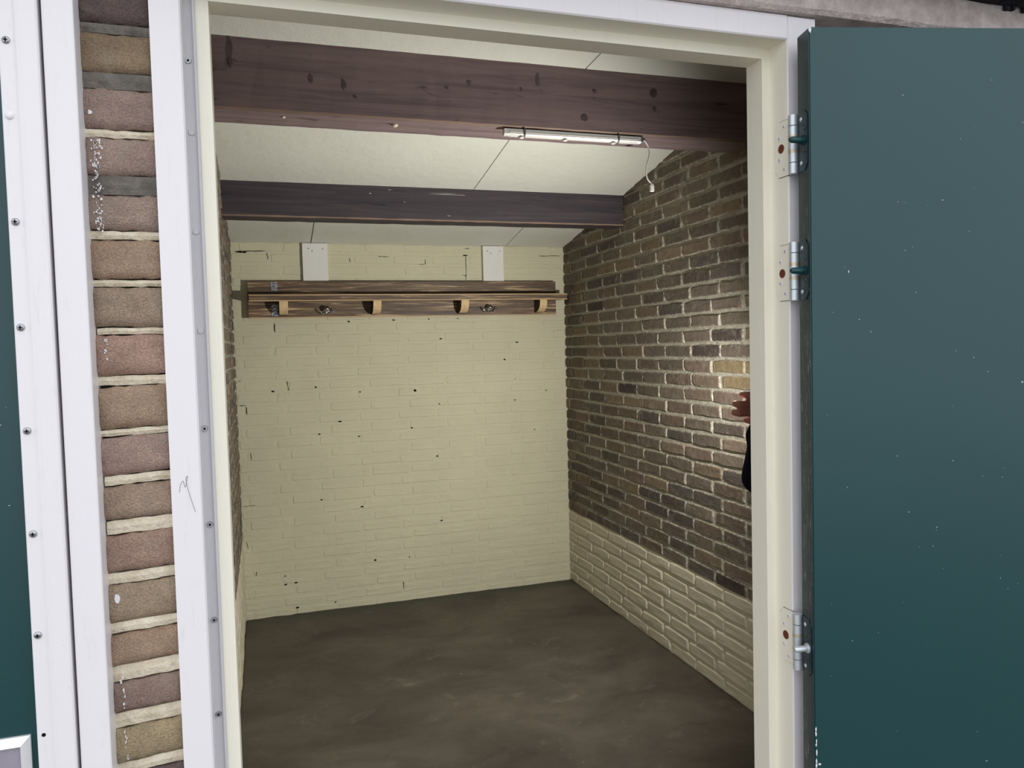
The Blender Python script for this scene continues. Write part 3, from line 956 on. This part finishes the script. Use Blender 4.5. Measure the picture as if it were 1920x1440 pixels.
# chips of bare paint and rubbed patches along the hinge edge
bm = bmesh.new()
rnd = random.Random(12)
def patch(u, z, ru, rz, n=0.0410):
    vs = [bm.verts.new(dpt(u + math.cos(t) * ru * rnd.uniform(.5, 1.1), n, z + math.sin(t) * rz * rnd.uniform(.5, 1.1))) for t in [2 * math.pi * q / 9 for q in range(9)]]
    bm.faces.new(vs)
patch(0.0015, 1.968, 0.0028, 0.0055)
for z in (0.887, 0.880, 0.868, 0.862, 0.850, 0.836, 0.829, 0.812):
    patch(0.0022 + rnd.uniform(0, .001), z, 0.0016, rnd.uniform(.003, .006))
patch(0.008, 0.831, 0.0035, 0.0022)
patch(0.018, 0.815, 0.004, 0.0012)
patch(0.060, 1.604, 0.0008, 0.003)
for q in range(26):
    patch(rnd.uniform(0.03, 0.40), rnd.uniform(0.78, 1.95), rnd.uniform(.0004, .001), rnd.uniform(.0004, .001))
o = d1part('paint_chips', bm, m_plain('bare_chip', (0.62, 0.66, 0.66, 1), 0.7)); o['kind'] = 'stuff'
# hinges
for hi, (z0, z1, pz) in enumerate([(1.762, 1.854, 1.808), (1.563, 1.656, 1.608), (0.966, 1.058, 1.011)]):
    hg = empty('hinge', (0.8075, 1.035, z0)); hg.parent = d1; hg.location = Vector((0.8075, 1.035, z0)) - d1.location
    off = -Vector((0.8075, 1.035, z0))
    def hp(name, bm, mats):
        o = link(name, mesh(bm, name), mats, hg); o.location = off; return o
    # plate let into the jamb (x = 0.81 plane)
    bm = bmesh.new()
    ya, yb = 1.046, 1.081
    c = 0.009
    prof = [(ya, z0 + .002), (yb - c, z0 + .002), (yb, z0 + .002 + c * 1.3), (yb, z1 - .002 - c * 1.3), (yb - c, z1 - .002), (ya, z1 - .002)]
    prism(bm, prof, 'x', 0.8085, 0.8105)
    hp('frame_plate', bm, 'jamb')
    bm = bmesh.new()
    cy, cz = (ya + yb) / 2, (z0 + z1) / 2
    prism(bm, [(cy + (p - cy) * 1.06, cz + (q - cz) * 1.022) for p, q in prof], 'x', 0.8096, 0.8105)
    hp('plate_recess', bm, 'greyplastic')
    # grooves of paint around the plate edge and bare hole for the security pin
    bm = bmesh.new()
    cyl(bm, (0.8080, 1.0655, pz + 0.001), (0.8100, 1.0655, pz + 0.001), 0.0072, 0.0072, 18)
    hp('pin_hole', bm, 'rusthole')
    for (yy, zz) in ((1.058, z1 - .012), (1.070, z1 - .028), (1.070, z0 + .030), (1.058, z0 + .013)):
        bm = bmesh.new()
        cyl(bm, (0.8086, yy, zz), (0.8076, yy, zz), 0.0038, 0.0030, 14)
        cyl(bm, (0.8077, yy, zz), (0.8074, yy, zz), 0.0013, 0.0013, 6, mi=1)
        hp('screw', bm, ['white', 'screw'])
    # plate on the door edge
    bm = bmesh.new()
    n0, n1 = 0.004, 0.034
    u = -0.0012
    pr = [(n0, z0), (n1 - c, z0), (n1, z0 + c), (n1, z1 - c), (n1 - c, z1), (n0, z1)]
    A = [bm.verts.new(dpt(0.0005, n, z)) for n, z in pr]
    B = [bm.verts.new(dpt(u, n, z)) for n, z in pr]
    bm.faces.new(A); bm.faces.new(B[::-1])
    for q in range(6):
        bm.faces.new((A[q], A[(q + 1) % 6], B[(q + 1) % 6], B[q]))
    hp('door_plate', bm, 'green_edge')
    for (n, zz) in ((0.014, z1 - .012), (0.025, z1 - .028), (0.025, z0 + .030), (0.014, z0 + .013)):
        bm = bmesh.new()
        a, b = dpt(-0.0011, n, zz), dpt(-0.0022, n, zz)
        cyl(bm, a, b, 0.0036, 0.0028, 14)
        hp('screw', bm, 'steel' if n < 0.02 else 'green_edge')
    # five knuckles
    H = (z1 - z0)
    cuts = [0, 0.19, 0.38, 0.62, 0.81, 1.0]
    for q in range(5):
        bm = bmesh.new()
        cyl(bm, (0.8075, 1.035, z0 + H * cuts[q] + 0.0006), (0.8075, 1.035, z0 + H * cuts[q + 1] - 0.0006), 0.0074, 0.0074, 18)
        hp('knuckle', bm, 'steel')
    bm = bmesh.new()
    for q in (2, 3):
        zz = z0 + H * cuts[q]
        cyl(bm, (0.8075, 1.035, zz - 0.003), (0.8075, 1.035, zz + 0.003), 0.0076, 0.0076, 18)
    hp('bearing_ring', bm, m_plain('brass_ring_%d' % hi, srgb(206, 196, 178), 0.4, 0.6))
    bm = bmesh.new()
    a = dpt(-0.0012, 0.023, pz)
    b = a + Vector((-0.021, 0.002, 0))
    cyl(bm, a, b, 0.0050, 0.0050, 16)
    cyl(bm, b, b + Vector((-0.003, 0.0003, 0)), 0.0050, 0.0032, 16)
    cyl(bm, a + Vector((0.001, 0, 0)), a + Vector((-0.0018, 0, 0)), 0.0078, 0.0078, 18)
    hp('security_pin', bm, 'green' if hi < 2 else 'steel')

# ------------------------------------------------------------------ coat rack
BW = 4.158                                           # front face of its backboard
rk = empty('coat_rack', (0.775, BW, 1.685))
tag(rk, 'brown stained wooden coat rack with a shelf plank and chrome hooks on the back wall', 'coat rack')
def rkp(name, bm, mats, parent=None):
    o = link(name, mesh(bm, name), mats, parent or rk)
    if parent is None: o.location = -rk.location
    return o
bm = bmesh.new()
box(bm, -0.064, 1.612, BW, BW + 0.024, 1.686, 1.874, bev=0.002)
rkp('backboard', bm, 'rackwood')
bm = bmesh.new()
box(bm, -0.062, 1.611, BW - 0.0016, BW + 0.01, 1.684, 1.6895, bev=0.0008)
rkp('lower_lip', bm, 'rackedge')
bm = bmesh.new()
SY = 4.045
box(bm, -0.058, 1.638, SY + 0.002, BW - 0.001, 1.767, 1.797, bev=0.002)
rkp('shelf_plank', bm, 'rackwood')
for zz in (1.7945, 1.7665):
    bm = bmesh.new()
    box(bm, -0.0585, 1.6385, SY, SY + 0.010, zz - 0.0028, zz + 0.0032, bev=0.0012)
    rkp('worn_edge', bm, 'rackedge')
for i, xc in enumerate((0.1075, 0.577, 1.049, 1.499)):
    hw = 0.021
    bm = bmesh.new()
    prof = [(BW, 1.7665), (4.058, 1.7665), (4.056, 1.752), (4.060, 1.735), (4.072, 1.718), (4.092, 1.706), (4.118, 1.699), (BW, 1.697)]
    fs = prism(bm, prof, 'x', xc - hw, xc + hw)
    for f in fs[2:]:
        pass
    for q in (1, 2, 3, 4, 5): fs[2 + q].material_index = 1
    rkp('bracket', bm, ['darkpine', 'pine'])
for xc in (0.325, 1.206):
    hk = empty('coat_hook', (xc, BW, 1.722)); hk.parent = rk; hk.location = Vector((xc, BW, 1.722)) - rk.location
    off = -Vector((xc, BW, 1.722))
    zc = 1.722
    def hk_p(name, bm):
        o = link(name, mesh(bm, name), 'chrome', hk); o.location = off; return o
    bm = bmesh.new()
    cyl(bm, (xc, BW + 0.001, zc), (xc, BW - 0.004, zc), 0.017, 0.015, 24)
    hk_p('rosette', bm)
    bm = bmesh.new()
    cyl(bm, (xc, BW - 0.003, zc), (xc, BW - 0.030, zc + 0.004), 0.006, 0.005, 14)
    ball(bm, (xc, BW - 0.036, zc + 0.005), 0.0155, 20)
    hk_p('knob', bm)
    for s in (-1, 1):
        bm = bmesh.new()
        tube(bm, [(xc + s * 0.006, BW - 0.004, zc - 0.008), (xc + s * 0.012, BW - 0.018, zc - 0.017), (xc + s * 0.024, BW - 0.028, zc - 0.016), (xc + s * 0.034, BW - 0.031, zc - 0.008), (xc + s * 0.040, BW - 0.030, zc + 0.003)], lambda t: 0.0042 - 0.0012 * t, 10)
        ball(bm, (xc + s * 0.040, BW - 0.030, zc + 0.003), 0.0042, 10)
        hk_p('hook_arm', bm)
# silvery tape strip near the left end
for (za, zb) in ((1.823, 1.868), (1.695, 1.752)):
    bm = bmesh.new()
    N = 8
    prev = None
    for q in range(N + 1):
        z = za + (zb - za) * q / N
        r = [bm.verts.new((x + random.uniform(-.0015, .0015), BW - 0.0022 + random.uniform(-.0012, .0005), z)) for x in (0.050, 0.060, 0.071, 0.082)]
        if prev:
            for w in range(3): bm.faces.new((prev[w], prev[w + 1], r[w + 1], r[w]))
        prev = r
    o = rkp('tape_strip', bm, m_plain('silver_tape', (0.32, 0.32, 0.35, 1), 0.25, 0.5))
    so = o.modifiers.new('thickness', 'SOLIDIFY'); so.thickness = 0.0008

# white boards that carry the rack
for (x0, x1, zt, lab) in ((0.214, 0.343, 2.083, 'white painted board above the coat rack, left of the pair'), (1.191, 1.311, 2.078, 'white painted board above the coat rack, right of the pair')):
    e = empty('wall_board', ((x0 + x1) / 2, YB, 1.75))
    tag(e, lab, 'board', group='white boards above the coat rack')
    zt = min(zt, ceil_z(YB - 0.02) - 0.004)
    bm = bmesh.new(); box(bm, x0, x1, BW + 0.0245, YB - 0.002, 1.70, zt, bev=0.0015)
    o = link('board', mesh(bm, 'wall_board'), 'board', e); o.location = -e.location
    xm = (x0 + x1) / 2
    for (dx, dz) in ((-0.033, 0.028), (-0.015, 0.040), (0.040, 0.028)):
        bm = bmesh.new()
        cyl(bm, (xm + dx, BW + 0.0248, zt - dz), (xm + dx, BW + 0.0236, zt - dz), 0.0042, 0.0034, 12)
        o = link('screw', mesh(bm, 'screw'), 'screw', e); o.location = -e.location

# ------------------------------------------------------------------ light tube with its cable under the near beam
lt = empty('light_tube', (1.01, 2.405, 2.195))
tag(lt, 'slim unlit tube light with a dangling white cable under the near beam', 'lamp')
def ltp(name, bm, mats, parent=None):
    o = link(name, mesh(bm, name), mats, parent or lt)
    if parent is None: o.location = -lt.location
    return o
ty, tz = 2.398, 2.193
bm = bmesh.new()
prof = [(ty - .011, tz + .010), (ty + .013, tz + .010), (ty + .013, tz - .004), (ty + .006, tz - .011), (ty - .005, tz - .011), (ty - .011, tz - .005)]
prism(bm, prof, 'x', 0.775, 1.250)
ltp('housing', bm, 'alu')
bm = bmesh.new()
prism(bm, [(ty - .0118, tz - .0005), (ty - .0112, tz + .004), (ty - .0105, tz - .0052), (ty - .0056, tz - .0115), (ty + .0060, tz - .0118), (ty + .005, tz - .0105), (ty - .005, tz - .0105)], 'x', 0.782, 1.236)
ltp('diffuser', bm, 'plastic')
for (a, b) in ((0.763, 0.776), (1.249, 1.258)):
    bm = bmesh.new()
    prism(bm, [(p, q) for p, q in prof], 'x', a, b)
    ltp('end_cap', bm, 'plastic' if a < 1 else 'greyplastic')
for xc in (0.832, 1.166):
    bm = bmesh.new()
    e2 = [(ty - .0135, tz + .0135), (ty + .015, tz + .0135), (ty + .015, tz - .005), (ty + .007, tz - .0135), (ty - .006, tz - .0135), (ty - .0135, tz - .006)]
    prism(bm, e2, 'x', xc - 0.0022, xc + 0.0022)
    ltp('clip', bm, 'greyplastic')
for xc in (0.822, 0.974, 1.148):
    bm = bmesh.new()
    ball(bm, (xc, ty - 0.002, tz - 0.0135), 0.0075, 14, (1.3, 1, 0.7))
    ltp('foot_button', bm, 'plastic')
cab = [(1.254, ty, 2.194), (1.268, 2.405, 2.197), (1.281, 2.415, 2.193), (1.293, 2.42, 2.180), (1.297, 2.42, 2.158), (1.291, 2.42, 2.134), (1.285, 2.42, 2.115), (1.283, 2.42, 2.090), (1.289, 2.42, 2.069), (1.300, 2.42, 2.058), (1.304, 2.42, 2.050)]
bm = bmesh.new()
tube(bm, cab, 0.0026, 8)
cb = ltp('cable', bm, 'plastic')
bm = bmesh.new()
box(bm, 1.2965, 1.3115, 2.4155, 2.4245, 2.028, 2.050, bev=0.0015)
box(bm, 1.2995, 1.3085, 2.4165, 2.4235, 2.049, 2.055, bev=0.0008)
link('connector', mesh(bm, 'connector'), 'plastic', cb)

# ------------------------------------------------------------------ loose paint chips on the floor
for i, (x, y, r, lab) in enumerate([(1.100, 2.678, 0.014, 'largest pale paint chip on the floor near the right wall'), (0.603, 3.670, 0.006, 'tiny pale chip on the floor left of centre'), (1.325, 3.547, 0.010, 'pale chip on the floor right of centre'), (1.227, 4.082, 0.013, 'flat pale chip on the floor close to the back wall'), (0.141, 3.381, 0.009, 'pale chip on the floor beside the left wall')]):
    rnd = random.Random(40 + i)
    bm = bmesh.new()
    n = 8
    lo = [bm.verts.new((math.cos(t) * r * rnd.uniform(.6, 1.2), math.sin(t) * r * .8 * rnd.uniform(.5, 1.1), 0)) for t in [2 * math.pi * q / n for q in range(n)]]
    hi = [bm.verts.new((v.co.x * 0.8, v.co.y * 0.8, 0.0035 + rnd.uniform(0, .002))) for v in lo]
    bm.faces.new(lo[::-1]); bm.faces.new(hi)
    for q in range(n): bm.faces.new((lo[q], lo[(q + 1) % n], hi[(q + 1) % n], hi[q]))
    o = link('paint_chip', mesh(bm, 'paint_chip'), 'chip', None, (x, y, 0.0005))
    tag(o, lab, 'paint chip', group='paint chips on the floor')

# ------------------------------------------------------------------ person behind the right jamb, lighting the room with a phone
def blob(specs, voxel, smooth=4, name='blob'):
    bm = bmesh.new()
    for s in specs:
        if s[0] == 'c':
            _, a, b, ra, rb = s
            a, b = Vector(a), Vector(b)
            L = (b - a).length
            n = max(2, int(L / (min(ra, rb) * 0.45)) + 1)
            for i in range(n + 1):
                t = i / n
                bmesh.ops.create_icosphere(bm, subdivisions=2, radius=ra + (rb - ra) * t, matrix=Matrix.Translation(a.lerp(b, t)))
        else:
            _, c, sc = s
            bmesh.ops.create_icosphere(bm, subdivisions=3, radius=1, matrix=Matrix.Translation(c) @ Matrix.Diagonal((*sc, 1)))
    me = bpy.data.meshes.new(name)
    bm.to_mesh(me); bm.free()
    o = bpy.data.objects.new('tmp_blob', me); C.objects.link(o)
    r = o.modifiers.new('r', 'REMESH'); r.mode = 'VOXEL'; r.voxel_size = voxel; r.use_smooth_shade = True
    s = o.modifiers.new('s', 'SMOOTH'); s.iterations = smooth; s.factor = 0.5
    bpy.context.view_layer.update()
    dg = bpy.context.evaluated_depsgraph_get()
    out = bpy.data.meshes.new_from_object(o.evaluated_get(dg))
    bpy.data.objects.remove(o)
    for p in out.polygons: p.use_smooth = True
    return out

PX, PY = 1.400, 1.715          # standing with the back to the right wall, facing the left wall
pe = empty('person', (PX, PY, 0))
tag(pe, 'person in a dark navy sleeve half hidden behind the right door jamb, hand raised', 'person')
def pp(name, me, mat):
    o = link(name, me, mat, pe); o.location = -pe.location; return o
elbow = Vector((1.403, 1.968, 1.091)); wrist = Vector((1.431, 2.004, 1.240)); shoulder = Vector((1.412, 1.885, 1.350))
body = []
# legs, torso, neck, head
for s in (-1, 1):
    y = PY + s * 0.085
    body += [('c', (PX, y, 0.86), (PX - 0.005, y, 0.46), 0.078, 0.050), ('c', (PX - 0.005, y, 0.46), (PX + 0.015, y, 0.09), 0.048, 0.034), ('c', (PX + 0.02, y, 0.045), (PX - 0.13, y - 0.0 + s * 0.02, 0.03), 0.036, 0.026)]
body += [('e', (PX, PY, 0.93), (0.095, 0.155, 0.12)), ('e', (PX + 0.005, PY, 1.08), (0.085, 0.130, 0.15)), ('e', (PX, PY, 1.24), (0.098, 0.155, 0.16)),
         ('c', (PX + 0.012, PY - 0.13, 1.345), (PX + 0.012, PY + 0.15, 1.345), 0.052, 0.052),
         ('c', (PX + 0.010, PY, 1.36), (PX - 0.008, PY, 1.45), 0.050, 0.048),
         ('e', (PX - 0.018, PY, 1.555), (0.088, 0.070, 0.108)), ('e', (PX - 0.050, PY, 1.505), (0.052, 0.050, 0.058)),
         ('c', (PX - 0.104, PY, 1.555), (PX - 0.120, PY, 1.527), 0.008, 0.014), ('e', (PX - 0.104, PY, 1.493), (0.008, 0.022, 0.008)),
         ('e', (PX - 0.100, PY, 1.576), (0.010, 0.048, 0.008)),
         ('e', (PX - 0.005, PY - 0.072, 1.545), (0.018, 0.010, 0.030)), ('e', (PX - 0.005, PY + 0.072, 1.545), (0.018, 0.010, 0.030))]
# left arm hanging, right arm raised
ls = Vector((PX + 0.012, PY - 0.165, 1.345)); le = Vector((PX + 0.02, PY - 0.20, 1.06)); lw = Vector((PX - 0.02, PY - 0.205, 0.83))
body += [('c', ls, le, 0.045, 0.036), ('c', le, lw, 0.036, 0.025), ('e', lw + Vector((-0.012, 0, -0.055)), (0.034, 0.016, 0.048))]
for i, (dx, L) in enumerate(((-0.034, 0.062), (-0.018, 0.072), (-0.002, 0.068), (0.012, 0.052))):
    a = lw + Vector((dx, 0, -0.09)); b = a + Vector((-0.006, 0.004, -L * 0.55)); c = b + Vector((-0.004, 0.016, -L * 0.4))
    body += [('c', a, b, 0.0085, 0.0078), ('c', b, c, 0.0078, 0.0066)]
a = lw + Vector((-0.035, 0.004, -0.035)); b = a + Vector((-0.022, 0.016, -0.03)); body += [('c', a, b, 0.010, 0.009), ('c', b, b + Vector((-0.006, 0.008, -0.024)), 0.009, 0.0075)]
body += [('c', shoulder, elbow, 0.045, 0.038), ('c', elbow, wrist, 0.038, 0.024)]
# raised right hand: palm behind the phone edge, four fingers folding round its left side, thumb on the near side
palm = Vector((1.431, 2.005, 1.293))
body += [('c', wrist, palm + Vector((0, 0, -0.028)), 0.024, 0.021), ('e', palm, (0.026, 0.018, 0.044))]
for i, (dz, L) in enumerate(((0.044, 0.042), (0.017, 0.068), (-0.010, 0.071), (-0.035, 0.028))):
    k0 = palm + Vector((-0.016, -0.006, dz))
    k1 = k0 + Vector((0.02 - L, 0.008, 0.001))
    k2 = k1 + Vector((-0.002, 0.024, 0.001))
    k3 = k2 + Vector((0.020, 0.014, 0.0))
    body += [('c', k0, k1, 0.0108, 0.0116), ('c', k1, k2, 0.0116, 0.0104), ('c', k2, k3, 0.0104, 0.0078)]
t0 = palm + Vector((0.014, -0.004, -0.012)); t1 = t0 + Vector((0.022, -0.002, 0.030)); t2 = t1 + Vector((0.006, 0.010, 0.026))
body += [('c', t0, t1, 0.013, 0.010), ('c', t1, t2, 0.010, 0.0078)]
pp('body', blob(body, 0.0042, 3, 'person_body'), 'skin')
# clothes
jk = [('e', (PX, PY, 0.95), (0.108, 0.172, 0.10)), ('e', (PX + 0.003, PY, 1.08), (0.100, 0.148, 0.16)), ('e', (PX, PY, 1.24), (0.112, 0.168, 0.17)),
      ('c', (PX + 0.012, PY - 0.14, 1.345), (PX + 0.012, PY + 0.155, 1.345), 0.062, 0.062),
      ('c', ls, le, 0.056, 0.050), ('c', le, lw + Vector((0, 0, 0.02)), 0.050, 0.036),
      ('c', shoulder, elbow, 0.056, 0.053), ('c', elbow, elbow.lerp(wrist, 0.62), 0.054, 0.036), ('c', elbow.lerp(wrist, 0.62), elbow.lerp(wrist, 0.80), 0.036, 0.042), ('c', elbow.lerp(wrist, 0.80), elbow.lerp(wrist, 0.93), 0.042, 0.034),
      ('c', (PX + 0.010, PY, 1.37), (PX + 0.004, PY, 1.415), 0.066, 0.058)]
pp('jacket', blob(jk, 0.008, 4, 'jacket'), 'navy')
tr = []
for s in (-1, 1):
    y = PY + s * 0.085
    tr += [('c', (PX, y, 0.90), (PX - 0.005, y, 0.46), 0.092, 0.066), ('c', (PX - 0.005, y, 0.46), (PX + 0.012, y, 0.10), 0.066, 0.056)]
tr += [('e', (PX, PY, 0.90), (0.102, 0.165, 0.10))]
pp('trousers', blob(tr, 0.010, 4, 'trousers'), 'jeans')
for s in (-1, 1):
    y = PY + s * 0.085
    sh = blob([('c', (PX + 0.035, y, 0.046), (PX - 0.06, y + s * 0.01, 0.046), 0.044, 0.044), ('c', (PX - 0.06, y + s * 0.01, 0.042), (PX - 0.15, y + s * 0.02, 0.034), 0.042, 0.034)], 0.006, 3, 'shoe')
    zm = min(v.co.z for v in sh.vertices)
    for v in sh.vertices: v.co.z = max(v.co.z - zm + 0.001, 0.001)
    pp('shoe', sh, 'black')
hr = blob([('e', (PX + 0.000, PY, 1.585), (0.090, 0.078, 0.095)), ('e', (PX + 0.030, PY, 1.545), (0.066, 0.074, 0.085))], 0.006, 3, 'hair')
pp('hair', hr, 'hair')
for s in (-1, 1):
    bm = bmesh.new(); ball(bm, (PX - 0.0955, PY + s * 0.030, 1.556), 0.0095, 12, (1, 1.1, 0.8))
    ball(bm, (PX - 0.1035, PY + s * 0.030, 1.556), 0.0052, 8, (0.5, 1, 1), mi=1)
    pp('eye', mesh(bm, 'eye'), ['eye', 'black'])

ph = empty('smartphone', (1.475, 2.077, 1.345))
tag(ph, 'black smartphone with its torch on, held in the raised hand behind the jamb', 'phone')
prot = Matrix.Rotation(math.atan2(-TORCH_AIM.x, TORCH_AIM.y), 4, 'Z')
ph.matrix_world = Matrix.Translation((1.475, 2.077, 1.345)) @ prot
bm = bmesh.new(); box(bm, -0.036, 0.036, -0.004, 0.004, -0.074, 0.074, bev=0.0035)
link('phone_body', mesh(bm, 'phone_body'), 'black', ph)
bm = bmesh.new(); box(bm, -0.033, 0.033, -0.0046, -0.0036, -0.070, 0.070)
link('screen', mesh(bm, 'screen'), m_plain('dark_screen', (0.01, 0.01, 0.012, 1), 0.1), ph)
em = bpy.data.materials.new('torch_led'); em.use_nodes = True
em.node_tree.nodes['Principled BSDF'].inputs['Emission Color'].default_value = (1, 0.95, 0.85, 1)
em.node_tree.nodes['Principled BSDF'].inputs['Emission Strength'].default_value = 30
bm = bmesh.new(); cyl(bm, (-0.012, 0.0038, 0.055), (-0.012, 0.0048, 0.055), 0.005, 0.005, 16)
link('torch_lens', mesh(bm, 'torch_lens'), em, ph)
ld = bpy.data.lights.new('torch_light', 'SPOT')
ld.spot_size = R(179); ld.spot_blend = 1.0; ld.shadow_soft_size = 0.012; ld.energy = TORCH_POWER; ld.color = (1.0, 0.975, 0.91)
lo = bpy.data.objects.new('torch_light', ld); C.objects.link(lo)
lp = ph.matrix_world @ Vector((-0.012, 0.020, 0.055))
lo.matrix_world = Matrix.Translation(lp) @ TORCH_AIM.to_track_quat('-Z', 'Y').to_matrix().to_4x4()
